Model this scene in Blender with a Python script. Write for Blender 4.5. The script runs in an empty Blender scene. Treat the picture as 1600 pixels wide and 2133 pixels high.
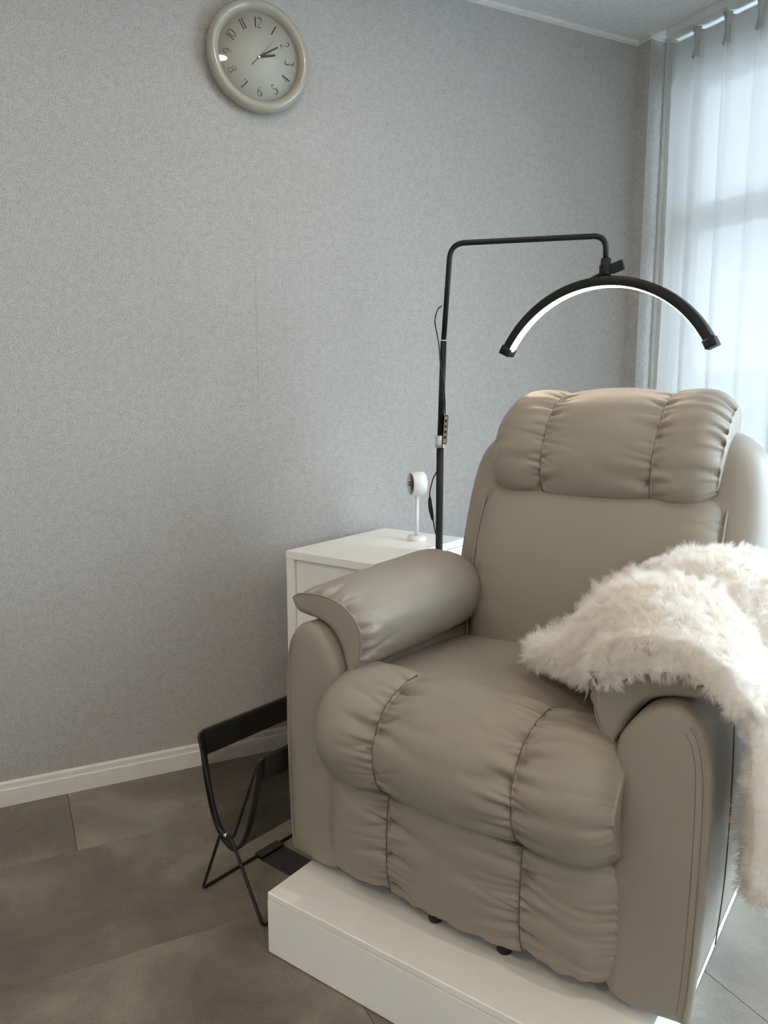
import bpy, bmesh, math, random
import numpy as np
from mathutils import Vector, Matrix, noise as mnoise

sc = bpy.context.scene
COL = sc.collection

# ------------------------------------------------------------------ camera
F_PX, PITCH, YAW = 1600.0, math.atan(236 / 1600.0), math.radians(63.6)
CAM = Vector((0.0, -2.273, 1.127))
cd = bpy.data.cameras.new('camera'); cam = bpy.data.objects.new('camera', cd); COL.objects.link(cam)
cd.sensor_fit = 'VERTICAL'; cd.sensor_height = 36.0; cd.lens = 36.0 * F_PX / 2133.0
cd.clip_start = 0.02
cam.location = CAM
cam.rotation_euler = (math.pi / 2 - PITCH, 0, YAW - math.pi / 2)
sc.camera = cam

# ------------------------------------------------------------------ world, lights, exposure
sc.view_settings.view_transform = 'Standard'; sc.view_settings.look = 'None'
sc.view_settings.gamma = 1.0; sc.view_settings.use_curve_mapping = False
sc.view_settings.exposure = 0.0
wd = bpy.data.worlds.new('overcast_sky'); sc.world = wd; wd.use_nodes = True
bg = wd.node_tree.nodes['Background']
bg.inputs[0].default_value = (0.69, 0.86, 1.0, 1); bg.inputs[1].default_value = 18.0

def downlight(x, y, power, size=0.05, col=(1.0, 0.81, 0.58)):
    ld = bpy.data.lights.new('ceiling_downlight', 'AREA'); ld.shape = 'DISK'; ld.size = size
    ld.energy = power; ld.color = col
    lo = bpy.data.objects.new('ceiling_downlight', ld); COL.objects.link(lo); lo.location = (x, y, 2.385)
    return lo
DL = [(0.815, -0.82, 4), (-0.75, -0.82, 7), (0.83, -2.5, 8), (-0.75, -2.5, 10), (0.1, -3.6, 9)]
for a in DL: downlight(*a)

cy = sc.cycles
cy.max_bounces = 7; cy.diffuse_bounces = 5; cy.glossy_bounces = 3; cy.transmission_bounces = 6; cy.transparent_max_bounces = 10
cy.caustics_reflective = False; cy.caustics_refractive = False; cy.adaptive_threshold = .02

# ------------------------------------------------------------------ helpers
def mesh_obj(name, verts, faces, mat=None, parent=None, smooth=True):
    me = bpy.data.meshes.new(name)
    verts = np.asarray(verts, dtype=np.float64)
    me.from_pydata(verts.tolist(), [], faces if isinstance(faces, list) else faces.tolist())
    if smooth: me.polygons.foreach_set('use_smooth', [True] * len(me.polygons))
    me.update()
    o = bpy.data.objects.new(name, me); COL.objects.link(o)
    if mat: me.materials.append(mat)
    if parent: o.parent = parent
    return o

def fix_normals(o):
    bm = bmesh.new(); bm.from_mesh(o.data); bmesh.ops.recalc_face_normals(bm, faces=bm.faces); bm.to_mesh(o.data); bm.free()
    return o

def grid_faces(n, m, cu=False, cv=False, base=0):
    i = np.arange(n if cu else n - 1); j = np.arange(m if cv else m - 1)
    I, J = np.meshgrid(i, j, indexing='ij')
    I2, J2 = (I + 1) % n, (J + 1) % m
    return (base + np.stack([I * m + J, I2 * m + J, I2 * m + J2, I * m + J2], -1).reshape(-1, 4)).tolist()

def grid_obj(name, P, mat, parent=None, cu=False, cv=False, smooth=True):
    n, m, _ = P.shape
    return mesh_obj(name, P.reshape(-1, 3), grid_faces(n, m, cu, cv), mat, parent, smooth)

def loft(name, rings, mat, parent=None, smooth=True, caps=True):
    """rings: (k, m, 3) closed rings; both ends closed with a fan."""
    R = np.asarray(rings); k, m, _ = R.shape
    f = grid_faces(k, m, False, True)
    V = np.concatenate([R.reshape(-1, 3), R[0].mean(0)[None], R[-1].mean(0)[None]]) if caps else R.reshape(-1, 3)
    a, b = k * m, k * m + 1
    for j in range(m if caps else 0):
        f.append([a, (j + 1) % m, j]); f.append([b, (k - 1) * m + j, (k - 1) * m + (j + 1) % m])
    return fix_normals(mesh_obj(name, V, f, mat, parent, smooth))

def box_bm(bm, a, b):
    c = [(a[i] + b[i]) / 2 for i in range(3)]; s = [abs(b[i] - a[i]) for i in range(3)]
    r = bmesh.ops.create_cube(bm, size=1.0)
    for v in r['verts']: v.co = Vector((v.co.x * s[0] + c[0], v.co.y * s[1] + c[1], v.co.z * s[2] + c[2]))
    return r['verts']

def box(name, a, b, mat, parent=None, bevel=0.0, seg=2):
    bm = bmesh.new(); box_bm(bm, a, b)
    if bevel: bmesh.ops.bevel(bm, geom=bm.edges[:], offset=bevel, segments=seg, profile=0.6, affect='EDGES')
    me = bpy.data.meshes.new(name); bm.to_mesh(me); bm.free()
    if mat: me.materials.append(mat)
    o = bpy.data.objects.new(name, me); COL.objects.link(o)
    if parent: o.parent = parent
    return o

def tube_geo(pts, r, seg=10, closed=False):
    P = np.asarray(pts, float); n = len(P)
    rr = np.full(n, r) if np.isscalar(r) else np.asarray(r, float)
    if closed: T = np.roll(P, -1, 0) - np.roll(P, 1, 0)
    else:
        T = np.gradient(P, axis=0)
    T /= np.linalg.norm(T, axis=1)[:, None] + 1e-12
    up = np.array([0, 0, 1.0]) if abs(T[0][2]) < 0.9 else np.array([1.0, 0, 0])
    N = np.zeros_like(P); a = np.cross(T[0], up); a /= np.linalg.norm(a); N[0] = a
    for i in range(1, n):
        a = N[i - 1] - T[i] * (N[i - 1] @ T[i]); N[i] = a / (np.linalg.norm(a) + 1e-12)
    Bn = np.cross(T, N)
    th = np.linspace(0, 2 * math.pi, seg, endpoint=False)
    R = P[:, None] + rr[:, None, None] * (np.cos(th)[None, :, None] * N[:, None] + np.sin(th)[None, :, None] * Bn[:, None])
    return R

def tube(name, pts, r, mat, parent=None, seg=10, closed=False):
    R = tube_geo(pts, r, seg, closed)
    if closed: return fix_normals(grid_obj(name, R, mat, parent, True, True))
    return loft(name, R, mat, parent)

def round_path(pts, rad, n=8):
    pts = [np.asarray(p, float) for p in pts]; out = [pts[0]]
    for i in range(1, len(pts) - 1):
        p, a, b = pts[i], pts[i - 1], pts[i + 1]
        r = rad[i - 1] if hasattr(rad, '__len__') else rad
        da, db = a - p, b - p
        la, lb = np.linalg.norm(da), np.linalg.norm(db); r = min(r, la * .48, lb * .48)
        s, e = p + da / la * r, p + db / lb * r
        for t in np.linspace(0, 1, n): out.append((1 - t) ** 2 * s + 2 * t * (1 - t) * p + t * t * e)
    out.append(pts[-1]); return np.array(out)

def spline(pts, n):
    """Catmull-Rom through pts, n samples, uniform in arc length."""
    P = np.asarray(pts, float); P = np.concatenate([[2 * P[0] - P[1]], P, [2 * P[-1] - P[-2]]])
    out = []
    for i in range(1, len(P) - 2):
        for t in np.linspace(0, 1, 24, endpoint=False):
            a, b, c, d = P[i - 1], P[i], P[i + 1], P[i + 2]
            out.append(.5 * (2 * b + (c - a) * t + (2 * a - 5 * b + 4 * c - d) * t * t + (3 * b - a - 3 * c + d) * t ** 3))
    out.append(P[-2]); out = np.array(out)
    L = np.concatenate([[0], np.cumsum(np.linalg.norm(np.diff(out, axis=0), axis=1))])
    s = np.linspace(0, L[-1], n)
    return np.stack([np.interp(s, L, out[:, k]) for k in range(out.shape[1])], 1)

def closed_spline(pts, n):
    P = [np.asarray(p, float) for p in pts]; k = len(P)
    Q = np.array([P[(i) % k] for i in range(-3, k + 4)]); out = []
    for i in range(3, 3 + k):
        for t in np.linspace(0, 1, 24, endpoint=False):
            a, b, c, d = Q[i - 1], Q[i], Q[i + 1], Q[i + 2]
            out.append(.5 * (2 * b + (c - a) * t + (2 * a - 5 * b + 4 * c - d) * t * t + (3 * b - a - 3 * c + d) * t ** 3))
    out.append(out[0]); out = np.array(out)
    L = np.concatenate([[0], np.cumsum(np.linalg.norm(np.diff(out, axis=0), axis=1))])
    s = np.linspace(0, L[-1], n, endpoint=False)
    return np.stack([np.interp(s, L, out[:, j]) for j in range(out.shape[1])], 1)

def lathe(name, prof, mat, parent=None, seg=48, axis='z'):
    th = np.linspace(0, 2 * math.pi, seg, endpoint=False); p = np.asarray(prof, float)
    P = np.stack([p[:, 0][:, None] * np.cos(th), p[:, 0][:, None] * np.sin(th), np.repeat(p[:, 1][:, None], seg, 1)], -1)
    if axis == 'y': P = np.stack([P[..., 0], -P[..., 2], P[..., 1]], -1)
    if axis == 'x': P = np.stack([P[..., 2], P[..., 0], P[..., 1]], -1)
    return loft(name, P, mat, parent)

def prism(name, prof, p0, p1, mat, parent=None, out=(0, -1, 0)):
    """profile [(outward, z)] swept along the horizontal segment p0-p1."""
    p0, p1, o = Vector(p0), Vector(p1), Vector(out)
    V = []; n = len(prof)
    for p in (p0, p1):
        for a, z in prof: V.append(tuple(p + o * a + Vector((0, 0, z))))
    f = [[i, (i + 1) % n, n + (i + 1) % n, n + i] for i in range(n)] + [list(range(n))[::-1], list(range(n, 2 * n))]
    return fix_normals(mesh_obj(name, V, f, mat, parent, False))

def empty(name, loc, rz=0.0):
    o = bpy.data.objects.new(name, None); COL.objects.link(o); o.location = loc; o.rotation_euler = (0, 0, rz)
    o.empty_display_size = 0.05
    return o

def tag(o, label, cat, group=None):
    o['label'] = label; o['category'] = cat
    if group: o['group'] = group
    return o
def struct(o): o['kind'] = 'structure'; return o

# ------------------------------------------------------------------ materials
def new_mat(name):
    m = bpy.data.materials.new(name); m.use_nodes = True
    return m, m.node_tree, m.node_tree.nodes['Principled BSDF']

def N(nt, typ, **kw):
    n = nt.nodes.new(typ)
    for k, v in kw.items():
        if k in n.bl_rna.properties: setattr(n, k, v)
        else: n.inputs[k].default_value = v
    return n

def plain(name, col, rough=.5, spec=.5, metal=0.0, noise_amt=.04, noise_scale=30, bump=0.0, bump_scale=200, bump_dist=.001, coat=0.0, var_scale=None):
    m, nt, b = new_mat(name)
    b.inputs['Roughness'].default_value = rough; b.inputs['Specular IOR Level'].default_value = spec
    b.inputs['Metallic'].default_value = metal; b.inputs['Coat Weight'].default_value = coat
    tc = N(nt, 'ShaderNodeTexCoord'); nz = N(nt, 'ShaderNodeTexNoise', Scale=noise_scale, Detail=4.0)
    nt.links.new(tc.outputs['Object'], nz.inputs['Vector'])
    rp = N(nt, 'ShaderNodeValToRGB')
    lo = [max(0, c * (1 - noise_amt)) for c in col]; hi = [min(1, c * (1 + noise_amt)) for c in col]
    rp.color_ramp.elements[0].position = .3; rp.color_ramp.elements[1].position = .7
    rp.color_ramp.elements[0].color = (*lo, 1); rp.color_ramp.elements[1].color = (*hi, 1)
    nt.links.new(nz.outputs['Fac'], rp.inputs['Fac']); nt.links.new(rp.outputs['Color'], b.inputs['Base Color'])
    if bump:
        n2 = N(nt, 'ShaderNodeTexNoise', Scale=bump_scale, Detail=3.0)
        nt.links.new(tc.outputs['Object'], n2.inputs['Vector'])
        bp = N(nt, 'ShaderNodeBump', Strength=bump, Distance=bump_dist)
        nt.links.new(n2.outputs['Fac'], bp.inputs['Height']); nt.links.new(bp.outputs['Normal'], b.inputs['Normal'])
    return m

def wallpaper(name, col):
    m, nt, b = new_mat(name)
    b.inputs['Roughness'].default_value = .9; b.inputs['Specular IOR Level'].default_value = .15
    tc = N(nt, 'ShaderNodeTexCoord'); mp = N(nt, 'ShaderNodeMapping'); mp.inputs['Scale'].default_value = (1, 1, 1)
    nt.links.new(tc.outputs['Object'], mp.inputs['Vector'])
    n1 = N(nt, 'ShaderNodeTexNoise', Scale=235.0, Detail=3.0, Roughness=.7)
    n2 = N(nt, 'ShaderNodeTexNoise', Scale=55.0, Detail=1.0)
    n3 = N(nt, 'ShaderNodeTexVoronoi', Scale=330.0)
    for n in (n1, n2, n3): nt.links.new(mp.outputs['Vector'], n.inputs['Vector'])
    mx = N(nt, 'ShaderNodeMath', operation='MULTIPLY_ADD'); mx.inputs[1].default_value = .20
    nt.links.new(n2.outputs['Fac'], mx.inputs[0]); nt.links.new(n1.outputs['Fac'], mx.inputs[2])
    rp = N(nt, 'ShaderNodeValToRGB'); e = rp.color_ramp.elements
    e[0].position = .45; e[1].position = .75
    e[0].color = (*[c * .80 for c in col], 1); e[1].color = (*[min(1, c * 1.20) for c in col], 1)
    nt.links.new(mx.outputs[0], rp.inputs['Fac']); nt.links.new(rp.outputs['Color'], b.inputs['Base Color'])
    ad = N(nt, 'ShaderNodeMath', operation='MULTIPLY_ADD'); ad.inputs[1].default_value = .5
    nt.links.new(n3.outputs['Distance'], ad.inputs[0]); nt.links.new(n1.outputs['Fac'], ad.inputs[2])
    bp = N(nt, 'ShaderNodeBump', Strength=.5, Distance=.0016)
    nt.links.new(ad.outputs[0], bp.inputs['Height']); nt.links.new(bp.outputs['Normal'], b.inputs['Normal'])
    return m

def stone_tile():
    m, nt, b = new_mat('stone_vinyl')
    b.inputs['Roughness'].default_value = .42; b.inputs['Specular IOR Level'].default_value = .4
    tc = N(nt, 'ShaderNodeTexCoord'); oi = N(nt, 'ShaderNodeObjectInfo')
    ad = N(nt, 'ShaderNodeVectorMath', operation='MULTIPLY_ADD'); ad.inputs[1].default_value = (7, 13, 5)
    cv = N(nt, 'ShaderNodeCombineXYZ')
    for k in 'XYZ': nt.links.new(oi.outputs['Random'], cv.inputs[k])
    nt.links.new(cv.outputs[0], ad.inputs[0]); nt.links.new(tc.outputs['Object'], ad.inputs[2])
    big = N(nt, 'ShaderNodeTexNoise', Scale=4.0, Detail=8.0, Roughness=.62, Distortion=.4)
    fine = N(nt, 'ShaderNodeTexNoise', Scale=240.0, Detail=3.0)
    for n in (big, fine): nt.links.new(ad.outputs[0], n.inputs['Vector'])
    rp = N(nt, 'ShaderNodeValToRGB'); e = rp.color_ramp.elements
    e[0].position = .33; e[0].color = (.130, .110, .090, 1); e[1].position = .70; e[1].color = (.262, .238, .190, 1)
    k = e.new(.5); k.color = (.178, .152, .124, 1)
    nt.links.new(big.outputs['Fac'], rp.inputs['Fac'])
    mr = N(nt, 'ShaderNodeMapRange'); mr.inputs[1].default_value = .3; mr.inputs[2].default_value = .7; mr.inputs[3].default_value = .86; mr.inputs[4].default_value = 1.14
    nt.links.new(fine.outputs['Fac'], mr.inputs[0])
    hs = N(nt, 'ShaderNodeMixRGB', blend_type='MULTIPLY'); hs.inputs[0].default_value = 1
    nt.links.new(rp.outputs['Color'], hs.inputs[1]); nt.links.new(mr.outputs[0], hs.inputs[2])
    m2 = N(nt, 'ShaderNodeMapRange'); m2.inputs[3].default_value = .88; m2.inputs[4].default_value = 1.12
    nt.links.new(oi.outputs['Random'], m2.inputs[0])
    h2 = N(nt, 'ShaderNodeMixRGB', blend_type='MULTIPLY'); h2.inputs[0].default_value = 1
    nt.links.new(hs.outputs[0], h2.inputs[1]); nt.links.new(m2.outputs[0], h2.inputs[2])
    nt.links.new(h2.outputs[0], b.inputs['Base Color'])
    bp = N(nt, 'ShaderNodeBump', Strength=.35, Distance=.001)
    nt.links.new(fine.outputs['Fac'], bp.inputs['Height']); nt.links.new(bp.outputs['Normal'], b.inputs['Normal'])
    return m

def leather_mat():
    m, nt, b = new_mat('greige_leather')
    col = LEATHER
    b.inputs['Roughness'].default_value = .48; b.inputs['Specular IOR Level'].default_value = .40
    tc = N(nt, 'ShaderNodeTexCoord')
    n1 = N(nt, 'ShaderNodeTexNoise', Scale=5.0, Detail=3.0); vo = N(nt, 'ShaderNodeTexVoronoi', Scale=900.0)
    wr = N(nt, 'ShaderNodeTexNoise', Scale=26.0, Detail=2.0, Distortion=.6)
    for n in (n1, vo, wr): nt.links.new(tc.outputs['Object'], n.inputs['Vector'])
    rp = N(nt, 'ShaderNodeValToRGB'); e = rp.color_ramp.elements
    e[0].color = (*[c * .95 for c in col], 1); e[1].color = (*[c * 1.05 for c in col], 1)
    nt.links.new(n1.outputs['Fac'], rp.inputs['Fac']); nt.links.new(rp.outputs['Color'], b.inputs['Base Color'])
    b1 = N(nt, 'ShaderNodeBump', Strength=.10, Distance=.0004); nt.links.new(vo.outputs['Distance'], b1.inputs['Height'])
    b2 = N(nt, 'ShaderNodeBump', Strength=.12, Distance=.004); nt.links.new(wr.outputs['Fac'], b2.inputs['Height'])
    nt.links.new(b1.outputs['Normal'], b2.inputs['Normal']); nt.links.new(b2.outputs['Normal'], b.inputs['Normal'])
    return m

def clear_glass(name, refl_rough=.02, tint=(1, 1, 1)):
    m = bpy.data.materials.new(name); m.use_nodes = True; nt = m.node_tree; nt.nodes.clear()
    out = N(nt, 'ShaderNodeOutputMaterial'); mx = N(nt, 'ShaderNodeMixShader'); lw_ = N(nt, 'ShaderNodeLayerWeight', Blend=.5)
    pw = N(nt, 'ShaderNodeMath', operation='POWER'); pw.inputs[1].default_value = 5.0
    fr = N(nt, 'ShaderNodeMath', operation='MULTIPLY_ADD'); fr.inputs[1].default_value = .96; fr.inputs[2].default_value = .04
    nt.links.new(lw_.outputs['Facing'], pw.inputs[0]); nt.links.new(pw.outputs[0], fr.inputs[0])
    tr = N(nt, 'ShaderNodeBsdfTransparent'); tr.inputs[0].default_value = (*tint, 1)
    gl = N(nt, 'ShaderNodeBsdfGlossy', Roughness=refl_rough)
    nt.links.new(fr.outputs[0], mx.inputs[0]); nt.links.new(tr.outputs[0], mx.inputs[1]); nt.links.new(gl.outputs[0], mx.inputs[2])
    nt.links.new(mx.outputs[0], out.inputs[0]); return m

def sheer(name, col, transl, see, refl):
    m = bpy.data.materials.new(name); m.use_nodes = True; nt = m.node_tree; nt.nodes.clear()
    out = N(nt, 'ShaderNodeOutputMaterial')
    tc = N(nt, 'ShaderNodeTexCoord'); nz = N(nt, 'ShaderNodeTexNoise', Scale=60.0, Detail=3.0); nt.links.new(tc.outputs['Object'], nz.inputs['Vector'])
    rp = N(nt, 'ShaderNodeValToRGB'); e = rp.color_ramp.elements
    e[0].color = (*[c * .97 for c in col], 1); e[1].color = (*col, 1); nt.links.new(nz.outputs['Fac'], rp.inputs['Fac'])
    df = N(nt, 'ShaderNodeBsdfDiffuse'); tl = N(nt, 'ShaderNodeBsdfTranslucent'); tp = N(nt, 'ShaderNodeBsdfTransparent')
    for n, k in ((df, refl), (tl, transl)):     # share reflected, share let through; the rest is absorbed by the weave
        ml = N(nt, 'ShaderNodeMixRGB', blend_type='MULTIPLY'); ml.inputs[0].default_value = 1; ml.inputs[2].default_value = (k, k, k, 1)
        nt.links.new(rp.outputs['Color'], ml.inputs[1]); nt.links.new(ml.outputs[0], n.inputs['Color'])
    a = N(nt, 'ShaderNodeAddShader')
    nt.links.new(df.outputs[0], a.inputs[0]); nt.links.new(tl.outputs[0], a.inputs[1])
    c = N(nt, 'ShaderNodeMixShader'); c.inputs[0].default_value = see
    nt.links.new(a.outputs[0], c.inputs[1]); nt.links.new(tp.outputs[0], c.inputs[2]); nt.links.new(c.outputs[0], out.inputs[0])
    return m

def emitter(name, col, strength):
    m = bpy.data.materials.new(name); m.use_nodes = True; nt = m.node_tree; nt.nodes.clear()
    out = N(nt, 'ShaderNodeOutputMaterial'); em = N(nt, 'ShaderNodeEmission', Strength=strength); em.inputs[0].default_value = (*col, 1)
    nt.links.new(em.outputs[0], out.inputs[0]); return m

def wire_mesh_mat():
    m = bpy.data.materials.new('black_wire_mesh'); m.use_nodes = True; nt = m.node_tree
    b = nt.nodes['Principled BSDF']; out = nt.nodes['Material Output']
    b.inputs['Base Color'].default_value = (.006, .006, .007, 1); b.inputs['Roughness'].default_value = .45
    uv = N(nt, 'ShaderNodeTexCoord'); sp = N(nt, 'ShaderNodeSeparateXYZ'); nt.links.new(uv.outputs['UV'], sp.inputs[0])
    PITCHM = .0052
    def mth(op, x, y=None):
        n = N(nt, 'ShaderNodeMath', operation=op)
        for i, q in enumerate((x, y)):
            if q is None: continue
            if isinstance(q, (int, float)): n.inputs[i].default_value = q
            else: nt.links.new(q, n.inputs[i])
        return n.outputs[0]
    u = mth('MULTIPLY', sp.outputs[0], 2 * math.pi / PITCHM); v = mth('MULTIPLY', sp.outputs[1], 2 * math.pi / PITCHM)
    s = mth('MULTIPLY', mth('COSINE', u), mth('COSINE', v))      # diamond openings
    hole = mth('GREATER_THAN', mth('ABSOLUTE', s), .42)
    tp = N(nt, 'ShaderNodeBsdfTransparent'); mx = N(nt, 'ShaderNodeMixShader')
    nt.links.new(hole, mx.inputs[0]); nt.links.new(b.outputs[0], mx.inputs[1]); nt.links.new(tp.outputs[0], mx.inputs[2])
    nt.links.new(mx.outputs[0], out.inputs[0]); return m

LEATHER = (.280, .243, .199)
M = {}
M['wallpaper'] = wallpaper('grey_wallpaper', (.425, .412, .397))
M['ceil'] = wallpaper('ceiling_paper', (.70, .70, .70))
M['tile'] = stone_tile()
M['paint'] = plain('white_wall_paint', (.80, .79, .77), .85, noise_amt=.02)
M['subfloor'] = plain('subfloor', (.06, .055, .05), .9)
M['trim'] = plain('white_trim', (.72, .70, .66), .4)
M['casing'] = plain('window_casing', (.66, .67, .66), .4)
M['white'] = plain('white_melamine', (.88, .87, .83), .32, noise_amt=.01, bump=.03, bump_scale=60, bump_dist=.0006)
M['gadget'] = plain('white_plastic', (.75, .74, .71), .4, noise_amt=.01)
M['leather'] = leather_mat()
M['seam'] = plain('seam_thread', tuple(c * .34 for c in LEATHER), .7)
M['piping'] = plain('leather_piping', tuple(c * .95 for c in LEATHER), .45)
M['black'] = plain('black_metal', (.010, .012, .014), .45, .25, noise_amt=.02)
M['blackwire'] = plain('black_wire', (.010, .010, .011), .3, noise_amt=.02)
M['blackleather'] = plain('black_leatherette', (.010, .011, .012), .5, bump=.1, bump_scale=500)
M['plastic'] = plain('black_plastic', (.010, .012, .015), .5, .3)
M['rubber'] = plain('black_rubber', (.012, .012, .012), .7)
M['chrome'] = plain('brushed_steel', (.70, .70, .69), .28, metal=1.0, noise_amt=.03)
M['greige'] = plain('clock_greige', (.36, .34, .285), .22, noise_amt=.015, coat=.3)
M['dial'] = plain('clock_dial', (.42, .41, .355), .5, noise_amt=.03, noise_scale=90)
M['ink'] = plain('black_ink', (.012, .013, .014), .4)
M['glass'] = clear_glass('window_glass')
M['cglass'] = clear_glass('clock_glass', .015)
M['curtain'] = sheer('sheer_white', (.97, .97, .95), .092, .010, .46)
M['heading'] = sheer('heading_tape', (.95, .96, .91), .10, .0, .45)
M['tape'] = sheer('buckram_tape', (.95, .96, .91), .70, .12, .12)
M['led'] = emitter('led_strip', (1.0, .85, .66), 30.0)
M['screen'] = plain('dark_glass', (.012, .012, .016), .08, coat=1.0)
M['button'] = plain('grey_button', (.16, .16, .16), .5)
M['wiremesh'] = wire_mesh_mat()
M['grey_face'] = plain('grey_plastic', (.33, .33, .32), .45)
M['concrete'] = plain('concrete', (.42, .42, .42), .9, noise_amt=.1, noise_scale=8)
M['facade'] = plain('facade', (.30, .36, .38), .8, noise_amt=.08, noise_scale=5)

# ------------------------------------------------------------------ room shell
HC = 2.4
XL, YF = -1.9, -4.2
W0 = Vector((2.232, -.061, 0)); E1 = Vector((.0618, -.998, 0)).normalized(); N1 = Vector((E1.y, -E1.x, 0))   # window wall: along, into the room
def wp(e, off, z): return W0 + E1 * e + N1 * off + Vector((0, 0, z))
def wbox(name, e0, e1, o0, o1, z0, z1, mat, parent=None, bevel=0.0):
    o = box(name, (e0, o0, z0), (e1, o1, z1), mat, parent, bevel)
    mt = Matrix(((E1.x, N1.x, 0, W0.x), (E1.y, N1.y, 0, W0.y), (0, 0, 1, 0), (0, 0, 0, 1)))
    o.data.transform(mt); fix_normals(o); return o

struct(box('wall_back', (XL - .1, 0, -.05), (2.45, .1, HC + .05), M['wallpaper']))
box('wallpaper_seam', (.7040, -.0007, .071), (.7048, .001, 2.386), M['wallpaper'], bpy.data.objects['wall_back'])
struct(box('wall_left', (XL - .1, YF, -.05), (XL, 0, HC + .05), M['paint']))
struct(box('wall_front', (XL - .1, YF - .1, -.05), (2.75, YF, HC + .05), M['paint']))
struct(box('ceiling', (XL - .1, YF - .1, HC), (2.75, .1, HC + .1), M['ceil']))
# corner column and window wall
col_v = [(2.153, 0), (2.157, -.060), (2.232, -.061), (2.36, -.061), (2.36, 0)]
V = [(x, y, z) for z in (0, HC) for x, y in col_v]; n = 5
struct(fix_normals(mesh_obj('wall_corner_column', V, [[i, (i + 1) % n, n + (i + 1) % n, n + i] for i in range(n)] + [[0, 1, 2, 3, 4], [5, 6, 7, 8, 9]], M['wallpaper'], None, False)))
E_END = (YF + .061) / E1.y
WIN_E1 = 2.9
struct(wbox('wall_right', WIN_E1, E_END + .1, -.16, 0, 0, HC, M['wallpaper']))
w = struct(wbox('window_1', 0, .022, -.16, .004, 0, 2.372, M['casing'], None, .002))         # casing jamb carries the window
wbox('casing_head', 0, WIN_E1, -.16, .004, 2.372, HC, M['casing'], w, .002)
wbox('head_trim', .060, WIN_E1, .0045, .076, 2.373, HC, M['casing'], w, .002)
wbox('casing_jamb', WIN_E1 - .03, WIN_E1, -.16, .004, 0, 2.372, M['casing'], w)
wbox('window_sill', .022, WIN_E1 - .03, -.16, .01, 0, .10, M['casing'], w, .003)
wbox('lintel_panel', .022, WIN_E1 - .03, -.15, -.09, 2.285, 2.372, M['casing'], w)
for k, (a, b) in enumerate(((.022, 1.47), (1.43, WIN_E1 - .03))):
    o0, o1 = ((-.145, -.115), (-.11, -.08))[k]
    s = wbox('sash', a, a + .045, o0, o1, .10, 2.285, M['casing'], w)
    wbox('sash_stile', b - .045, b, o0, o1, .10, 2.285, M['casing'], s)
    wbox('sash_rail', a + .045, b - .045, o0, o1, .10, .16, M['casing'], s)
    wbox('sash_rail', a + .045, b - .045, o0, o1, 1.74, 1.83, M['casing'], s)
    wbox('sash_rail', a + .045, b - .045, o0, o1, 2.24, 2.285, M['casing'], s)
    wbox('pane', a + .045, b - .045, (o0 + o1) / 2 - .002, (o0 + o1) / 2 + .002, .16, 1.74, M['glass'], s)
    wbox('pane', a + .045, b - .045, (o0 + o1) / 2 - .002, (o0 + o1) / 2 + .002, 1.83, 2.24, M['glass'], s)
# ground and a neighbouring wall outside
struct(box('ground_outside', (2.45, -14, -.4), (16, 10, -.3), M['concrete']))
struct(box('wall_outside', (9.0, -12, -.3), (9.4, 9, 1.5), M['facade']))

# trims
crown = [(0, 0), (.012, 0), (.012, -.010), (0, -.014)]
struct(prism('trim_1', crown, (XL, 0, HC), (2.153, 0, HC), M['trim']))
struct(prism('trim_2', [(0, 0), (.006, 0), (.006, -.008), (0, -.010)], (2.153, 0, HC), (2.157, -.06, HC), M['trim'], None, (-1, 0, 0)))
struct(prism('trim_3', [(0, 0), (.006, 0), (.006, -.008), (0, -.010)], (2.151, -.060, HC), (2.232, -.061, HC), M['trim']))
skirt = [(0, 0), (.010, 0), (.010, .047), (.0085, .050), (.0065, .0505), (.0065, .064), (.004, .070), (0, .070)]
struct(prism('baseboard_back', skirt, (XL, 0, 0), (2.153, 0, 0), M['trim']))

# floor: slab plus stone-look tiles
floor = struct(box('floor', (XL - .1, YF - .1, -.06), (2.75, .1, -.004), M['subfloor']))
TR, TL = .435, .870
tile_cache = {}
def tile(x0, x1, y0, y1):
    key = (round(x1 - x0, 4), round(y1 - y0, 4))
    if key not in tile_cache:
        g = .0005
        o = box('tile', (-key[0] / 2 + g, -key[1] / 2 + g, -.004), (key[0] / 2 - g, key[1] / 2 - g, 0), M['tile'], None, .0006, 1)
        tile_cache[key] = o.data; bpy.data.objects.remove(o)
    o = bpy.data.objects.new('tile', tile_cache[key]); COL.objects.link(o); o.parent = floor
    o.location = ((x0 + x1) / 2, (y0 + y1) / 2, 0)
rows = [(0, -.325)] + [(-.325 - TR * k, -.325 - TR * (k + 1)) for k in range(9)]
offs = [.104, -.12, .104 + TR, -.12 + TR, .104]
for k, (ya, yb) in enumerate(rows):
    yb = max(yb, YF)
    if ya <= YF: break
    x = offs[k % 5] - TL * math.ceil((offs[k % 5] - XL) / TL)
    while x < 2.23:
        a, b = max(x, XL), min(x + TL, 2.23)
        if b - a > .02: tile(a, b, yb, ya)
        x += TL

# ------------------------------------------------------------------ curtain and rail
rail = tag(empty('curtain_rail', wp(.03, .03, 2.352)), 'white curtain rail under the window head above the sheer curtain', 'curtain rail')
def rel(o, root):
    """re-express a mesh built in world space relative to its root"""
    bpy.context.view_layer.update()
    o.data.transform(root.matrix_world.inverted()); o.parent = root; return o
rel(wbox('track', .024, 2.6, -.040, -.016, 2.350, 2.370, M['trim'], None, .002), rail)
for k in range(11):
    rel(wbox('rail_glider', .172 + .118 * k - .004, .172 + .118 * k + .004, -.034, -.022, 2.338, 2.3495, M['trim']), rail)

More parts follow.
